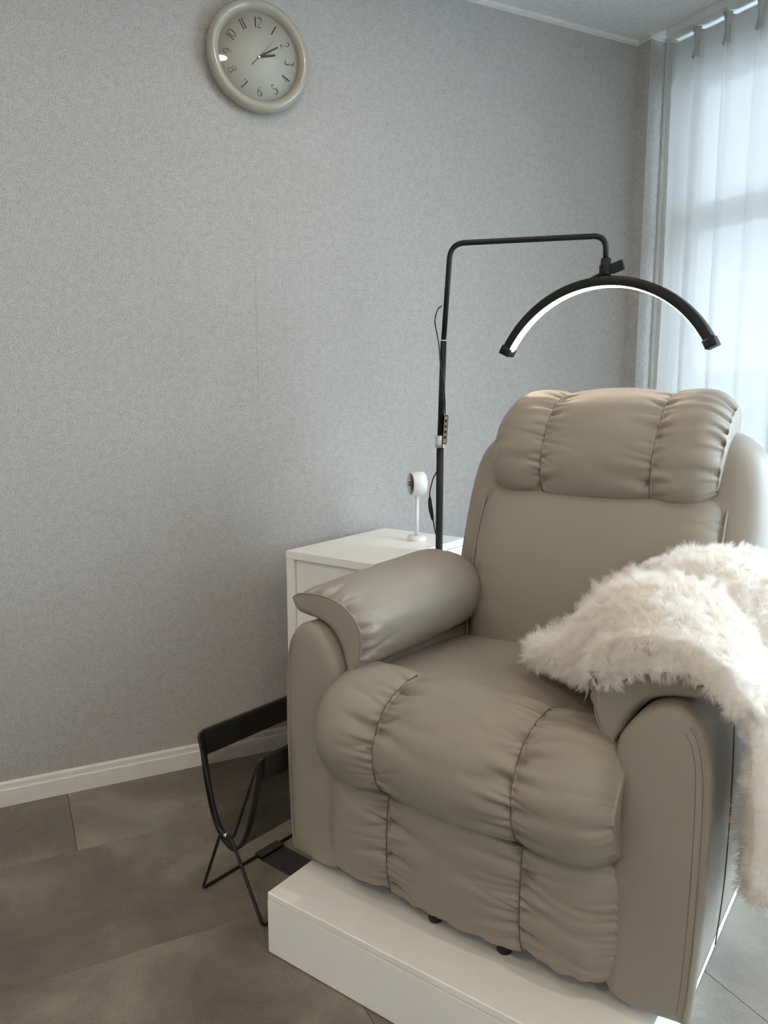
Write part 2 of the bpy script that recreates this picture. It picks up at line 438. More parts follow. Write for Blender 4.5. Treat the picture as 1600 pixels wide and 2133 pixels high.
cur = tag(empty('sheer_curtain', wp(.03, .02, .03)), 'sheer white pleated curtain hanging at the window behind the recliner', 'curtain')
CE0, CE1, CZT, CZB, SPC = .050, 1.16, 2.362, .04, .118
rng = np.random.default_rng(5)
pleats = [.172 + SPC * k for k in range(-1, 9)]
ka, kb, kc = rng.uniform(.7, 1.3, 14), rng.uniform(-1, 1, 14), rng.uniform(0, 6, 14)
ne, nz = 620, 130
ee = np.linspace(CE0, CE1, ne); zz = np.linspace(CZB, CZT, nz)
P = np.zeros((ne, nz, 3))
sidx = (ee - .172) / SPC + 2.5                       # pleat cell of every column
for j, z in enumerate(zz):
    top = max(0.0, min(1.0, (z - 2.17) / .11)); top = top * top * (3 - 2 * top)
    down = (CZT - z) / (CZT - CZB)
    amp = np.interp(sidx, np.arange(14) + .5, ka); wob = np.interp(sidx, np.arange(14) + .5, kb) * (.5 * down + .3 * math.sin(3 * down)) 
    ph = 2 * math.pi * (sidx - .5) + wob
    soft = (.020 * np.cos(ph) + .006 * np.cos(2 * ph + 1 + 2 * down)) * amp
    slip = .0190 * np.sin(ph) * amp * min(1.0, .35 + down)
    pinch = np.zeros(ne)
    for p in pleats: pinch += .030 * np.exp(-((ee - p) / .0075) ** 2) * (.70 + .30 * math.cos((z - 2.27) * 60))
    g = np.clip((ee - CE0) / .05, 0, 1)
    off = .034 + (soft * (1 - top)) * g + (pinch - .012) * top
    for i in range(ne): P[i, j] = wp(ee[i] - slip[i] * (1 - top) * g[i], off[i], z)
fab = grid_obj('curtain_fabric', P, M['curtain']); rel(fab, cur)
# heading tape: the doubled, stiffer band along the top edge, following the pleats
jt = [j for j in range(nz) if zz[j] > 2.275]
Q = P[:, jt].copy() + np.array(N1) * -.0025
rel(grid_obj('heading_tape', Q, M['tape']), cur)
# stitched pinch of each pleat
for p in pleats[1:]:
    zs = np.linspace(2.270, 2.366, 9)
    k_ = lambda z: math.sin((z - 2.270) / .096 * math.pi)
    tri = np.array([[wp(p - .013 * (1 - .6 * k_(z)), .044, z), wp(p - .006, .070 - .014 * k_(z), z), wp(p, .058, z), wp(p + .006, .070 - .014 * k_(z), z), wp(p + .013 * (1 - .6 * k_(z)), .044, z)] for z in zs])
    rel(grid_obj('pinch_pleat', tri, M['heading']), cur)
# turned-back side hem at the corner, its top folded outwards
hem = np.array([[wp(.026 + .040 * t + .003 * math.sin(z * 5) * t - .008 * max(0, (z - 2.22) / .14) ** 2 * (1 - t), .0085 + .034 * math.sin(t * 2.1), z) for z in np.linspace(.05, 2.345, 80)] for t in np.linspace(0, 1, 9)])
rel(grid_obj('side_hem', hem, M['heading']), cur)

# ------------------------------------------------------------------ wall clock
CK = Vector((.722, -.002, 2.083))
ck = tag(empty('wall_clock', CK), 'round greige wall clock with black numerals and thick bezel', 'clock')
R0, RI = .149, .1165
prof = [(.0, 0), (.128, 0), (.140, .003), (.1475, .012), (.149, .020), (.1465, .031), (.140, .038), (.133, .040), (.1265, .038), (.1205, .032), (.1175, .025), (.1165, .020), (.112, .0195), (0, .0195)]
pp = spline(np.array(prof)[2:12], 40)
pp = np.concatenate([[[.002, 0.0]], [[.128, 0]], pp, [[.113, .0185]], [[.002, .0185]]])
lathe('bezel', pp, M['greige'], ck, 96, 'y')
lathe('dial', [(.0005, .0186), (.1168, .0186), (.1168, .0196), (.0005, .0196)], M['dial'], ck, 64, 'y')
gp = [(.1165, .0245)] + [(r, .0245 + .0004 * (1 - (r / .1165) ** 2)) for r in np.linspace(.11, .0005, 8)]

th_ = np.linspace(0, 2 * math.pi, 64, endpoint=False)
grid_obj('cover_glass', np.array([[(r * math.cos(a), -z, r * math.sin(a)) for a in th_] for r, z in gp]), M['cglass'], ck, False, True)

# numerals: tall thick-and-thin strokes; (points, widths) in a box 0..w by 0..1
TH, TK = .042, .135
def arc(cx, cy, rx, ry, a0, a1, n=14):
    return [(cx + rx * math.cos(math.radians(a)), cy + ry * math.sin(math.radians(a))) for a in np.linspace(a0, a1, n)]
def wvar(n, a, b, c): return list(np.interp(np.linspace(0, 1, n), [0, .5, 1], [a, b, c]))
DIG = {
 '1': (.20, [([(.10, 0), (.10, 1)], [TK, TK]), ([(.02, .0), (.18, .0)], [TH, TH]), ([(.02, .93), (.10, 1.0)], [TH, TH])]),
 '2': (.50, [(arc(.24, .74, .22, .25, 165, -35, 16) + [(.02, .02)], wvar(16, TH, TK, TH) + [TH]), ([(.02, .02), (.48, .0)], [TK * .9, TH])]),
 '3': (.46, [(arc(.20, .77, .20, .22, 150, -85, 14), wvar(14, TH, TK, TH)), (arc(.20, .28, .24, .27, 85, -150, 14), wvar(14, TH, TK, TH))]),
 '4': (.50, [([(.36, 0), (.36, 1)], [TK, TK]), ([(.36, .98), (.0, .30)], [TH, TH]), ([(.0, .30), (.50, .30)], [TH, TH])]),
 '5': (.46, [([(.08, .97), (.40, 1.0)], [TK * .8, TH]), ([(.09, .98), (.06, .58)], [TH, TH]), (arc(.20, .31, .24, .30, 118, -140, 16), wvar(16, TH, TK, TH))]),
 '6': (.48, [(arc(.24, .28, .22, .27, 0, 360, 24), list(np.interp(np.linspace(0, 1, 24), [0, .25, .5, .75, 1], [TK, TH, TK * .6, TH, TK]))), ([(.03, .33), (.08, .62), (.20, .85), (.38, 1.0)], [TK * .7, TK * .7, TH, TH])]),
 '7': (.44, [([(.0, .97), (.44, 1.0)], [TK * .6, TH]), ([(.44, 1.0), (.16, .0)], [TK * .9, TK])]),
 '8': (.46, [(arc(.23, .76, .17, .22, 0, 360, 22), list(np.interp(np.linspace(0, 1, 22), [0, .25, .5, .75, 1], [TK * .8, TH, TH, TH, TK * .8]))), (arc(.23, .27, .22, .27, 0, 360, 22), list(np.interp(np.linspace(0, 1, 22), [0, .25, .5, .75, 1], [TK, TH, TH * 1.4, TH, TK])))]),
 '0': (.50, [(arc(.25, .5, .23, .49, 0, 360, 28), list(np.interp(np.linspace(0, 1, 28), [0, .25, .5, .75, 1], [TK, TH, TK, TH, TK])))]),
}
_w9, s9 = DIG['6']; DIG['9'] = (.48, [([(.48 - x, 1 - y) for x, y in pts], ws) for pts, ws in s9])
def strip(pts, ws):
    P = np.array(pts); T = np.gradient(P, axis=0); T /= np.linalg.norm(T, axis=1)[:, None] + 1e-9
    Nn = np.stack([-T[:, 1], T[:, 0]], 1) * (np.array(ws) / 2)[:, None]
    return P + Nn, P - Nn
def glyphs(name, txt, h, cx, cz, ang, parent, mat, y):
    gap = .10; tot = sum(DIG[c][0] for c in txt) + gap * (len(txt) - 1); x0 = -tot / 2
    V, Fc = [], []
    for c in txt:
        wd_, st = DIG[c]
        for pts, ws in st:
            a, b = strip(pts, ws); base = len(V); n = len(a)
            for (px, py) in list(a) + list(b):
                X, Y = (px + x0) * h, (py - .5) * h
                V.append((cx + X * math.cos(ang) - Y * math.sin(ang), y, cz + X * math.sin(ang) + Y * math.cos(ang)))
            for i in range(n - 1): Fc.append([base + i, base + i + 1, base + n + i + 1, base + n + i])
        x0 += wd_ + gap
    n0 = len(V); V2 = [(x, yy - .0003, z) for x, yy, z in V]
    return mesh_obj(name, V + V2, Fc + [[i + n0 for i in f][::-1] for f in Fc], mat, parent, False)
for hnum in range(1, 13):
    th = math.radians(30 * hnum); r = .0905
    ang = -th if hnum in (10, 11, 12, 1, 2, 3) else (math.pi - th if 4 <= hnum <= 8 else math.pi / 2)
    glyphs('numeral', str(hnum), .0262, r * math.sin(th), r * math.cos(th), ang, ck, M['ink'], -.0198)
def hand(name, ang, ln, tail, w0, w1, y, mat):
    s, c = math.sin(ang), math.cos(ang)
    V = []
    for (t, wd_) in ((-tail, w0), (ln, w1)):
        for sg in (-1, 1):
            for dy in (0, .0008): V.append((t * s + sg * wd_ * c, y - dy, t * c - sg * wd_ * s))
    f = [[0, 1, 5, 4], [2, 3, 7, 6], [0, 2, 3, 1], [4, 6, 7, 5], [0, 4, 6, 2], [1, 3, 7, 5]]
    return fix_normals(mesh_obj(name, V, f, mat, ck, False))
hand('hour_hand', math.radians(75), .050, .004, .0030, .0028, -.0206, M['ink'])
hand('minute_hand', math.radians(58), .0665, .004, .0030, .0020, -.0216, M['ink'])
hand('second_hand', math.radians(42), .072, .0, .0005, .0004, -.0226, M['ink'])
hand('second_hand_tail', math.radians(222), .032, .0, .0006, .0016, -.0226, M['ink'])
lathe('hand_hub', [(.0004, .0226), (.0045, .0226), (.0045, .0240), (.003, .0250), (.0004, .0252)], M['chrome'], ck, 20, 'y')

# ------------------------------------------------------------------ chair frame: local axes U (across), V (depth)
O3 = Vector((.424, -.885, 0)); U = Vector((.465, -.886, 0)).normalized(); RZ = math.atan2(U.y, U.x); Vv = Vector((-U.y, U.x, 0))
def lw(x, y, z=0.0): return O3 + U * x + Vv * y + Vector((0, 0, z))
def lbox(name, a, b, mat, org, parent, bevel=.0, seg=2):
    return box(name, [a[i] - org[i] for i in range(3)], [b[i] - org[i] for i in range(3)], mat, parent, bevel, seg)

# pedestal
PD = 1.06
ped = tag(empty('pedestal', lw(.37, PD / 2), RZ), 'low white rectangular platform under the leather recliner', 'platform')
po = (.37, PD / 2, 0); PZ = .135
lbox('front_panel', (0, 0, .002), (.74, .016, PZ - .0165), M['white'], po, ped, .0012)
lbox('side_panel', (.724, .0165, .002), (.74, PD, PZ - .0165), M['white'], po, ped, .0012)
lbox('side_panel', (0, .0165, .002), (.016, PD, PZ - .0165), M['white'], po, ped, .0012)
lbox('back_panel', (.0165, PD - .016, .002), (.7235, PD, PZ - .0165), M['white'], po, ped, .0012)
lbox('top_panel', (0, 0, PZ - .016), (.74, PD, PZ), M['white'], po, ped, .0028, 3)

# cabinet
uo = (-.296, .79, 0)
cab = tag(empty('cabinet', lw(uo[0], uo[1]), RZ), 'white cabinet against the wall behind the recliner arm', 'cabinet')
ux0, ux1, uy0, uy1, uz = -.452, -.140, .552, 1.030, .700
lbox('top_panel', (ux0, uy0, uz - .022), (ux1, uy1, uz), M['white'], uo, cab, .0012)
lbox('side_panel', (ux0 + .001, uy0 + .001, .0), (ux0 + .029, uy1, uz - .0225), M['white'], uo, cab, .001)
lbox('side_panel', (ux1 - .004 - .018, uy0 + .001, .0), (ux1 - .004, uy1, uz - .0245), M['white'], uo, cab, .001)
lbox('back_panel', (ux0 + .0295, uy1 - .012, .02), (ux1 - .0225, uy1 - .001, uz - .0225), M['white'], uo, cab)
lbox('front_panel', (ux0 + .0305, uy0 + .010, .03), (ux1 - .0235, uy0 + .026, uz - .0245), M['white'], uo, cab, .001)
lbox('plinth', (ux0 + .0305, uy0 + .020, .0), (ux1 - .0235, uy0 + .034, .0295), M['white'], uo, cab)

# small gadget on the cabinet
go = (-.239, .905)
gd = tag(empty('desk_gadget', lw(go[0], go[1], .7002), RZ), 'small white round-headed gadget with black face on a slim stand', 'gadget')
lathe('base', [(.0005, 0), (.0275, 0), (.0282, .001), (.0282, .0125), (.0272, .0135), (.0005, .0135)], M['gadget'], gd, 48)
lathe('stem', [(.0003, .0135), (.0056, .0135), (.0056, .140), (.0003, .140)], M['gadget'], gd, 20)
hd = lathe('head', [(.0005, -.0215), (.0345, -.0215), (.0360, -.0200), (.0360, .0195), (.0335, .0215), (.0005, .0215)], M['gadget'], gd, 56, 'x')
HA = math.radians(53)
hd.location = (0.0, 0.0, .173); hd.rotation_euler = (0, 0, HA)
fc = lathe('face', [(.0005, -.0219), (.0328, -.0219), (.0328, -.0216), (.0005, -.0216)], M['screen'], hd, 48, 'x')
for (yy, zz_, a, b) in ((.002, .004, .016, .0022), (.006, -.004, .010, .0025), (-.010, -.003, .007, .0020)):
    box('face_mark', (-.02215, yy - a, zz_ - b), (-.0219, yy + a, zz_ + b), M['plastic'], hd)

# ------------------------------------------------------------------ recliner
XC = .38; co = (XC, .50, .135)
ch = tag(empty('recliner', lw(XC, .50, .135), RZ), 'greige leather recliner with padded arms and channel-stitched headrest', 'recliner')
def LP(P): return np.asarray(P, float) - np.array(co)

class Wr:
    """random puckers that run away from a seam"""
    def __init__(s, seed, n, amp, length, width, lean=.14):
        r = np.random.default_rng(seed); s.p = r.uniform(0, 1, n); s.a = amp * r.uniform(.35, 1, n)
        s.l = length * r.uniform(.35, 1.3, n); s.w = width * r.uniform(.6, 1.5, n); s.s = r.normal(0, lean, n)
        k = max(2, n // 6); s.p[:k] = r.uniform(.05, .95, k); s.l[:k] *= 2.6; s.w[:k] *= 2.2; s.a[:k] *= .75
    def __call__(s, d, q, Lq):
        """d: distance from the seam (m), q: position along it 0..1, Lq its length (m)"""
        out = np.zeros_like(d)
        for p, a, l, w_, sl in zip(s.p, s.a, s.l, s.w, s.s):
            x = (q - p) * Lq - sl * d; ww = w_ * (1 + d / l * .9)
            out += a * np.exp(-(x / ww) ** 2) * np.exp(-(d / l) ** 1.3)
        return out

def sag(t, p=3.2, q=.55): return np.clip(1 - np.abs(2 * t - 1) ** p, 0, 1) ** q

def puff(name, x0, x1, prof, bulge, seed, parent, bt=0.0, outer=(0, 0), *, nx=110, nt=150, wl=(0, 0), wt=(0, 0), pq=(3.2, .55), tq=(3.0, .55), skirt=.05, edge_round=(0, 0), wamp=.004, wlen=.05, wn=(26, 26), xwarp=None):
    """padded panel between x0..x1 following a (y,z) seam profile; wl / wt: wrinkle weight at left,right / bottom,top seams"""
    C = spline(prof, nt); T = np.gradient(C, axis=0); T /= np.linalg.norm(T, axis=1)[:, None]
    Nn = np.stack([-T[:, 1], T[:, 0]], 1)
    u = np.linspace(0, 1, nx); u = .5 - .5 * np.cos(np.pi * (u * .94 + .03)); u = (u - u[0]) / (u[-1] - u[0])
    t = np.linspace(0, 1, nt); Ug, Tg = np.meshgrid(u, t, indexing='ij')
    W = x1 - x0; Lt = np.linalg.norm(np.diff(C, axis=0), axis=1).sum()
    b = bulge * sag(Ug, *pq) * sag(Tg, *tq) + bt * sag(Tg, *tq)
    b = b - outer[0] * np.exp(-(Ug * W / .026) ** 1.3) - outer[1] * np.exp(-((1 - Ug) * W / .026) ** 1.3)
    h = np.zeros_like(b)
    if wl[0]: h -= wl[0] * Wr(seed, wn[0], wamp, wlen, .0036)(Ug * W, Tg, Lt)
    if wl[1]: h -= wl[1] * Wr(seed + 1, wn[0], wamp, wlen, .0036)((1 - Ug) * W, Tg, Lt)
    if wt[0]: h -= wt[0] * Wr(seed + 2, wn[1], wamp, wlen, .0060)(Tg * Lt, Ug, W)
    if wt[1]: h -= wt[1] * Wr(seed + 3, wn[1], wamp, wlen, .0060)((1 - Tg) * Lt, Ug, W)
    r = np.random.default_rng(seed + 9)
    for _ in range(5):   # slow unevenness
        kx, kt, ph = r.uniform(2, 6), r.uniform(2, 6), r.uniform(0, 6)
        h += bulge * .035 * np.sin(kx * Ug + kt * Tg + ph)
    fade = np.minimum(1, np.minimum(np.minimum(Ug, 1 - Ug) * W, np.minimum(Tg, 1 - Tg) * Lt) / .004)
    b = b + h * fade
    X = x0 + Ug * W
    if xwarp is not None: X = xwarp(X, Ug, Tg)
    P = np.stack([X, C[None, :, 0] + Nn[None, :, 0] * b, C[None, :, 1] + Nn[None, :, 1] * b], -1)
    # tuck the border in behind so the panel has depth
    n2 = np.zeros((nt, 3)); n2[:, 1:] = Nn
    def tuck(E, dx): return E - np.pad(Nn, ((0, 0), (1, 0))) * skirt + np.array([dx, 0, 0])
    P = np.concatenate([tuck(P[0], .004)[None], P, tuck(P[-1], -.004)[None]], 0)
    e0 = P[:, 0] - np.array([0, *Nn[0]]) * skirt + np.array([0, *T[0]]) * .004
    e1 = P[:, -1] - np.array([0, *Nn[-1]]) * skirt - np.array([0, *T[-1]]) * .004
    P = np.concatenate([e0[:, None], P, e1[:, None]], 1)
    return grid_obj(name, LP(P), M['leather'], parent), C, Nn

def seam_line(name, pts, parent, r=.0013, mat='seam'): return tube(name, LP(pts), r, M[mat], parent, 6)

SX = (.078, .243, .520, .680)         # footrest seams
# two rows of stitched panels: lower row, upper row that rolls over onto the seat
low_prof = [(.132, .170), (.108, .178), (.093, .205), (.086, .26), (.088, .34), (.100, .394), (.125, .404)]
up_prof = [(.122, .386), (.097, .391), (.062, .418), (.045, .464), (.048, .510), (.074, .552), (.120, .576), (.175, .584), (.215, .574), (.232, .560)]
foot = empty('footrest', (0, 0, 0)); foot.parent = ch
for k in range(3):
    wl = (1.0 if k > 0 else .25, 1.0 if k < 2 else .35)
    ou = (.030 if k == 0 else 0, .028 if k == 2 else 0)
    puff('lower_panel', SX[k], SX[k + 1], low_prof, (.010, .013, .011)[k], 11 + 10 * k, foot, .008, ou, nx=120, nt=140, wl=wl, wt=(.5, .2), pq=(2.6, .6), tq=(6, .5), skirt=.04, wamp=.0085, wlen=.044, wn=(38, 16))
    puff('upper_panel', SX[k], SX[k + 1], up_prof, (.013, .015, .013)[k], 51 + 10 * k, foot, .010, ou, nx=130, nt=200, wl=wl, wt=(.4, .3), pq=(2.6, .6), tq=(4, .5), skirt=.04, wamp=.0080, wlen=.042, wn=(54, 14))
for x in SX[1:3]:
    C = spline(low_prof, 60)[4:-6]; seam_line('seam', np.c_[np.full(len(C), x), C[:, 0] - .0087, C[:, 1]], foot)
    C = spline(up_prof, 80)[6:-12]; T = np.gradient(C, axis=0); T /= np.linalg.norm(T, axis=1)[:, None]
    seam_line('seam', np.c_[np.full(len(C), x), C[:, 0] - T[:, 1] * .0097, C[:, 1] + T[:, 0] * .0097], foot)

# seat cushion
seat_prof = [(.20, .535), (.212, .558), (.26, .566), (.36, .563), (.48, .556), (.60, .545), (.66, .532)]
puff('seat', .108, .652, seat_prof, .018, 90, ch, nx=90, nt=90, wl=(.2, .2), wt=(.4, .2), pq=(3, .6), tq=(3, .6), skirt=.06, wamp=.003, wlen=.05)

# arms ------------------------------------------------------------
def mirror(P): P = np.array(P); P[..., 0] = 2 * XC - P[..., 0]; return P
arm_out = [(.665, .165), (.780, .162), (.792, .170), (.800, .28), (.804, .42), (.803, .54), (.796, .610), (.778, .655), (.745, .676), (.708, .664), (.676, .628), (.658, .580), (.655, .45), (.657, .30)]
def arm(side):
    base = closed_spline(np.array(arm_out), 120)
    # sharpen the bottom corners
    cen = np.array([.73, .40])
    rings = []
    for ins, y in ((.058, .1012), (.038, .1024), (.020, .1050), (.009, .1092), (.0025, .1150), (0, .1225), (0, .16), (0, .22), (0, .35), (0, .5), (0, .65), (0, .80), (.004, .812), (.012, .818)):
        sk = np.c_[np.full(len(base), .730), np.clip(base[:, 1], .235, .595)]
        q = sk + (base - sk) * (1 - ins / .078)
        k = 1.0
        wob = -.005 * np.clip((.20 - y) / .1, 0, 1)          # front panel flares a little
        q2 = q.copy(); q2[:, 0] -= .016 * np.clip((y - .13) / .1, 0, 1) * (q[:, 0] > .74)
        rings.append(np.c_[q2[:, 0], np.full(len(q), y), q2[:, 1]])
    P = np.array(rings)
    if side < 0: P = mirror(P)
    return loft('arm', LP(P), M['leather'], ch), rings
for s in (1, -1):
    a, RG = arm(s)
    RG = np.array(RG); k0 = np.where((RG[3][:, 0] > .745) & (RG[3][:, 2] > .172) & (RG[3][:, 2] < .655))[0]
    k0 = k0[np.argsort(RG[3][k0, 2])]
    pts = spline(RG[3][k0], 80) + np.array([0, -.0004, 0]); st = spline(RG[2][k0], 120) + np.array([-.001, -.0010, 0])
    if s < 0: pts, st = mirror(pts), mirror(st)
    seam_line('piping', pts, a, .0020, 'piping')
    # stitches beside the piping, far too small to pick apart: one strip of short threads
    V, Fc = [], []
    for i in range(0, len(st) - 1):
        p, q = st[i], st[i] * .45 + st[i + 1] * .55
        b0 = len(V); V += [p + [-.0007, 0, 0], p + [.0007, 0, 0], q + [.0007, 0, 0], q + [-.0007, 0, 0]]; Fc.append([b0, b0 + 1, b0 + 2, b0 + 3])
    o = mesh_obj('stitching', LP(V), Fc, M['seam'], a, False); o['kind'] = 'stuff'
    sp = spline([(.7935, .30, .60), (.7965, .302, .45), (.794, .305, .30), (.786, .31, .18)], 30)
    if s < 0: sp = mirror(sp)
    seam_line('seam', sp, a, .0012)

# arm pads: rounded cushion that wraps over the arm and down the inside
def pad(side):
    up = [(.650, .583), (.622, .600), (.603, .640), (.604, .685), (.632, .722), (.680, .742), (.735, .745), (.775, .735), (.797, .716)]
    lo = [(.650, .583), (.664, .606), (.681, .640), (.704, .664), (.735, .676), (.765, .680), (.785, .684), (.795, .695), (.797, .716)]
    h = 150; Us, Ls = spline(up, h), spline(lo, h)
    ring = np.concatenate([Us, Ls[::-1][1:-1]]); mid = (Us + Ls) / 2; midr = np.concatenate([mid, mid[::-1][1:-1]])
    m = len(ring); q = np.concatenate([np.linspace(0, 1, h), np.linspace(1, 0, h)[1:-1]])
    isup = np.concatenate([np.ones(h), np.zeros(h - 2)]); dn = ring - midr; dn /= np.linalg.norm(dn, axis=1)[:, None] + 1e-9
    wr = Wr(5 + side, 40, .0105, .042, .0048, .35); wr2 = Wr(15 + side, 16, .0035, .05, .006)
    front = [(.1290, .0), (.1291, .25), (.1296, .45), (.1306, .60), (.1325, .72), (.1360, .83), (.1410, .91), (.1470, .96), (.1540, .99)]
    body = [(y, 1.0) for y in np.linspace(.160, .575, 120)]
    end = [(.585, .97), (.597, .90), (.607, .75), (.612, .5), (.613, .0)]
    rings = []
    for y, f in front + body + end:
        sw = .014 * math.sin(np.clip((y - .14) / .46, 0, 1) * math.pi) ** .8 * isup * np.sin(np.pi * q) ** .5
        P = midr + (ring - midr) * f + dn * (sw * f)[:, None]
        if f > .65:
            d1, d2 = np.full(m, max(0., y - .1315) + .012 * (1 - f)), np.full(m, max(0., .60 - y))
            P += dn * (-(wr(d1, q, .36) * min(1, d1[0] / .005) + wr2(d2, q, .36) * .6) * isup * np.sin(np.pi * q) ** .4)[:, None]
        P[:, 1] += .010 * np.clip((y - .35) / .2, 0, 1) * np.clip((P[:, 1] - .66) / .06, 0, 1)
        yy = y + .012 * (1 - q) * 0
        rings.append(np.c_[P[:, 0], np.full(m, yy), P[:, 1]])
    P = np.array(rings)
    if side < 0: P = mirror(P)
    o = loft('arm_pad', LP(P), M['leather'], ch, True, False)
    seam_line('piping', P[3][2:h - 2] - np.array([0, .0006, 0]), o, .0016, 'piping')
    return o
for s in (1, -1): pad(s)

# backrest ------------------------------------------------------------
XB = .397
def shell():
    out = [(.0, .52), (.18, .50), (.30, .505), (.338, .54), (.352, .62), (.359, .72), (.359, .84), (.353, .93), (.336, .995), (.305, 1.030), (.26, 1.052), (.14, 1.062)]
    full = [(XB + a, z) for a, z in out] + [(XB - a, z) for a, z in out[::-1][:-1]] 
    full = full[:12] + [(XB, 1.064)] + full[12:]
    base = closed_spline(np.array(full), 160); cen = np.array([XB, .80])
    rings = []
    for ins, dy in ((.10, -.085), (.06, -.080), (.035, -.070), (.018, -.055), (.006, -.035), (0, -.010), (0, .03), (.006, .055), (.02, .075), (.04, .088), (.08, .096)):
        d = base - cen; L = np.linalg.norm(d, axis=1)[:, None]; q = cen + d * (1 - ins / L)
        y = .715 + .30 * (q[:, 1] - .70) + dy
        rings.append(np.c_[q[:, 0], y, q[:, 1]])
    return loft('back_shell', LP(np.array(rings)), M['leather'], ch)
shell()
lum_prof = [(.615, .500), (.585, .520), (.592, .60), (.618, .72), (.655, .83), (.690, .895), (.715, .915), (.735, .912)]
def xw(X, Ug, Tg): return XB + (X - XB) * (1 - .03 * (1 - Tg) + .02 * np.sin(Tg * 3.1))
bk, C, Nn = puff('back_cushion', XB - .282, XB + .282, lum_prof, .012, 120, ch, .022, (.03, .03), nx=160, nt=150, wl=(.5, .6), wt=(.15, .8), pq=(3.0, .6), tq=(5.0, .5), skirt=.09, wamp=.0032, wlen=.06, wn=(16, 22), xwarp=xw)
head = empty('headrest', (0, 0, 0)); head.parent = ch
HX = (XB - .256, XB - .120, XB + .127, XB + .258)
head_prof = [(.740, .900), (.692, .906), (.668, .938), (.672, 1.000), (.708, 1.068), (.762, 1.112), (.825, 1.126), (.880, 1.105), (.905, 1.06), (.910, 1.02)]
def xh(X, Ug, Tg): return XB + (X - XB) * (1 + .05 * np.sin(np.clip(Tg, 0, 1) * math.pi))
for k in range(3):
    ou = (.030 if k == 0 else 0, .030 if k == 2 else 0)
    puff('headrest_panel', HX[k], HX[k + 1], head_prof, (.013, .014, .014)[k], 140 + 10 * k, head, .012, ou, nx=120, nt=180, wl=(1.0 if k else .5, 1.0 if k < 2 else 1.2), wt=(.5, .1), pq=(2.6, .6), tq=(4, .5), skirt=.06, wamp=.0070, wlen=.036, wn=(54, 14), xwarp=xh)
for x in HX[1:3]:
    C = spline(head_prof, 90)[5:62]; T = np.gradient(C, axis=0); T /= np.linalg.norm(T, axis=1)[:, None]; tt = np.linspace(5 / 90, 62 / 90, 57); k = XB + (x - XB) * (1 + .05 * np.sin(tt * math.pi))
    seam_line('seam', np.c_[k, C[:, 0] - T[:, 1] * .0117, C[:, 1] + T[:, 0] * .0117], head)
for sgn in (-1, 1):   # welt down both sides of the back cushion
    C = spline(lum_prof, 60)[4:-4]; tt = np.linspace(4 / 60, 56 / 60, 52)
    x = XB + sgn * .282 * (1 - .03 * (1 - tt) + .02 * np.sin(tt * 3.1))
    seam_line('piping', np.c_[x, C[:, 0] + .004, C[:, 1]], ch, .003, 'piping')

# undercarriage
bx = box('base_frame', LP((.10, .20, .172)), LP((.66, .78, .30)), M['plastic'], ch, .01)
lathe('swivel_ring', [(.12, 0), (.15, 0), (.15, .012), (.12, .012)], M['plastic'], ch, 40).location = LP((.43, .36, .150))
for (x, y) in ((.321, .130), (.468, .132), (.06, .19), (.72, .19), (.06, .72), (.72, .72)):
    f = lathe('foot', [(.0005, 0), (.0125, 0), (.0135, .003), (.0130, .020), (.008, .022), (.008, .040), (.0005, .040)], M['rubber'], ch, 20)
    f.location = LP((x, y, .1352))

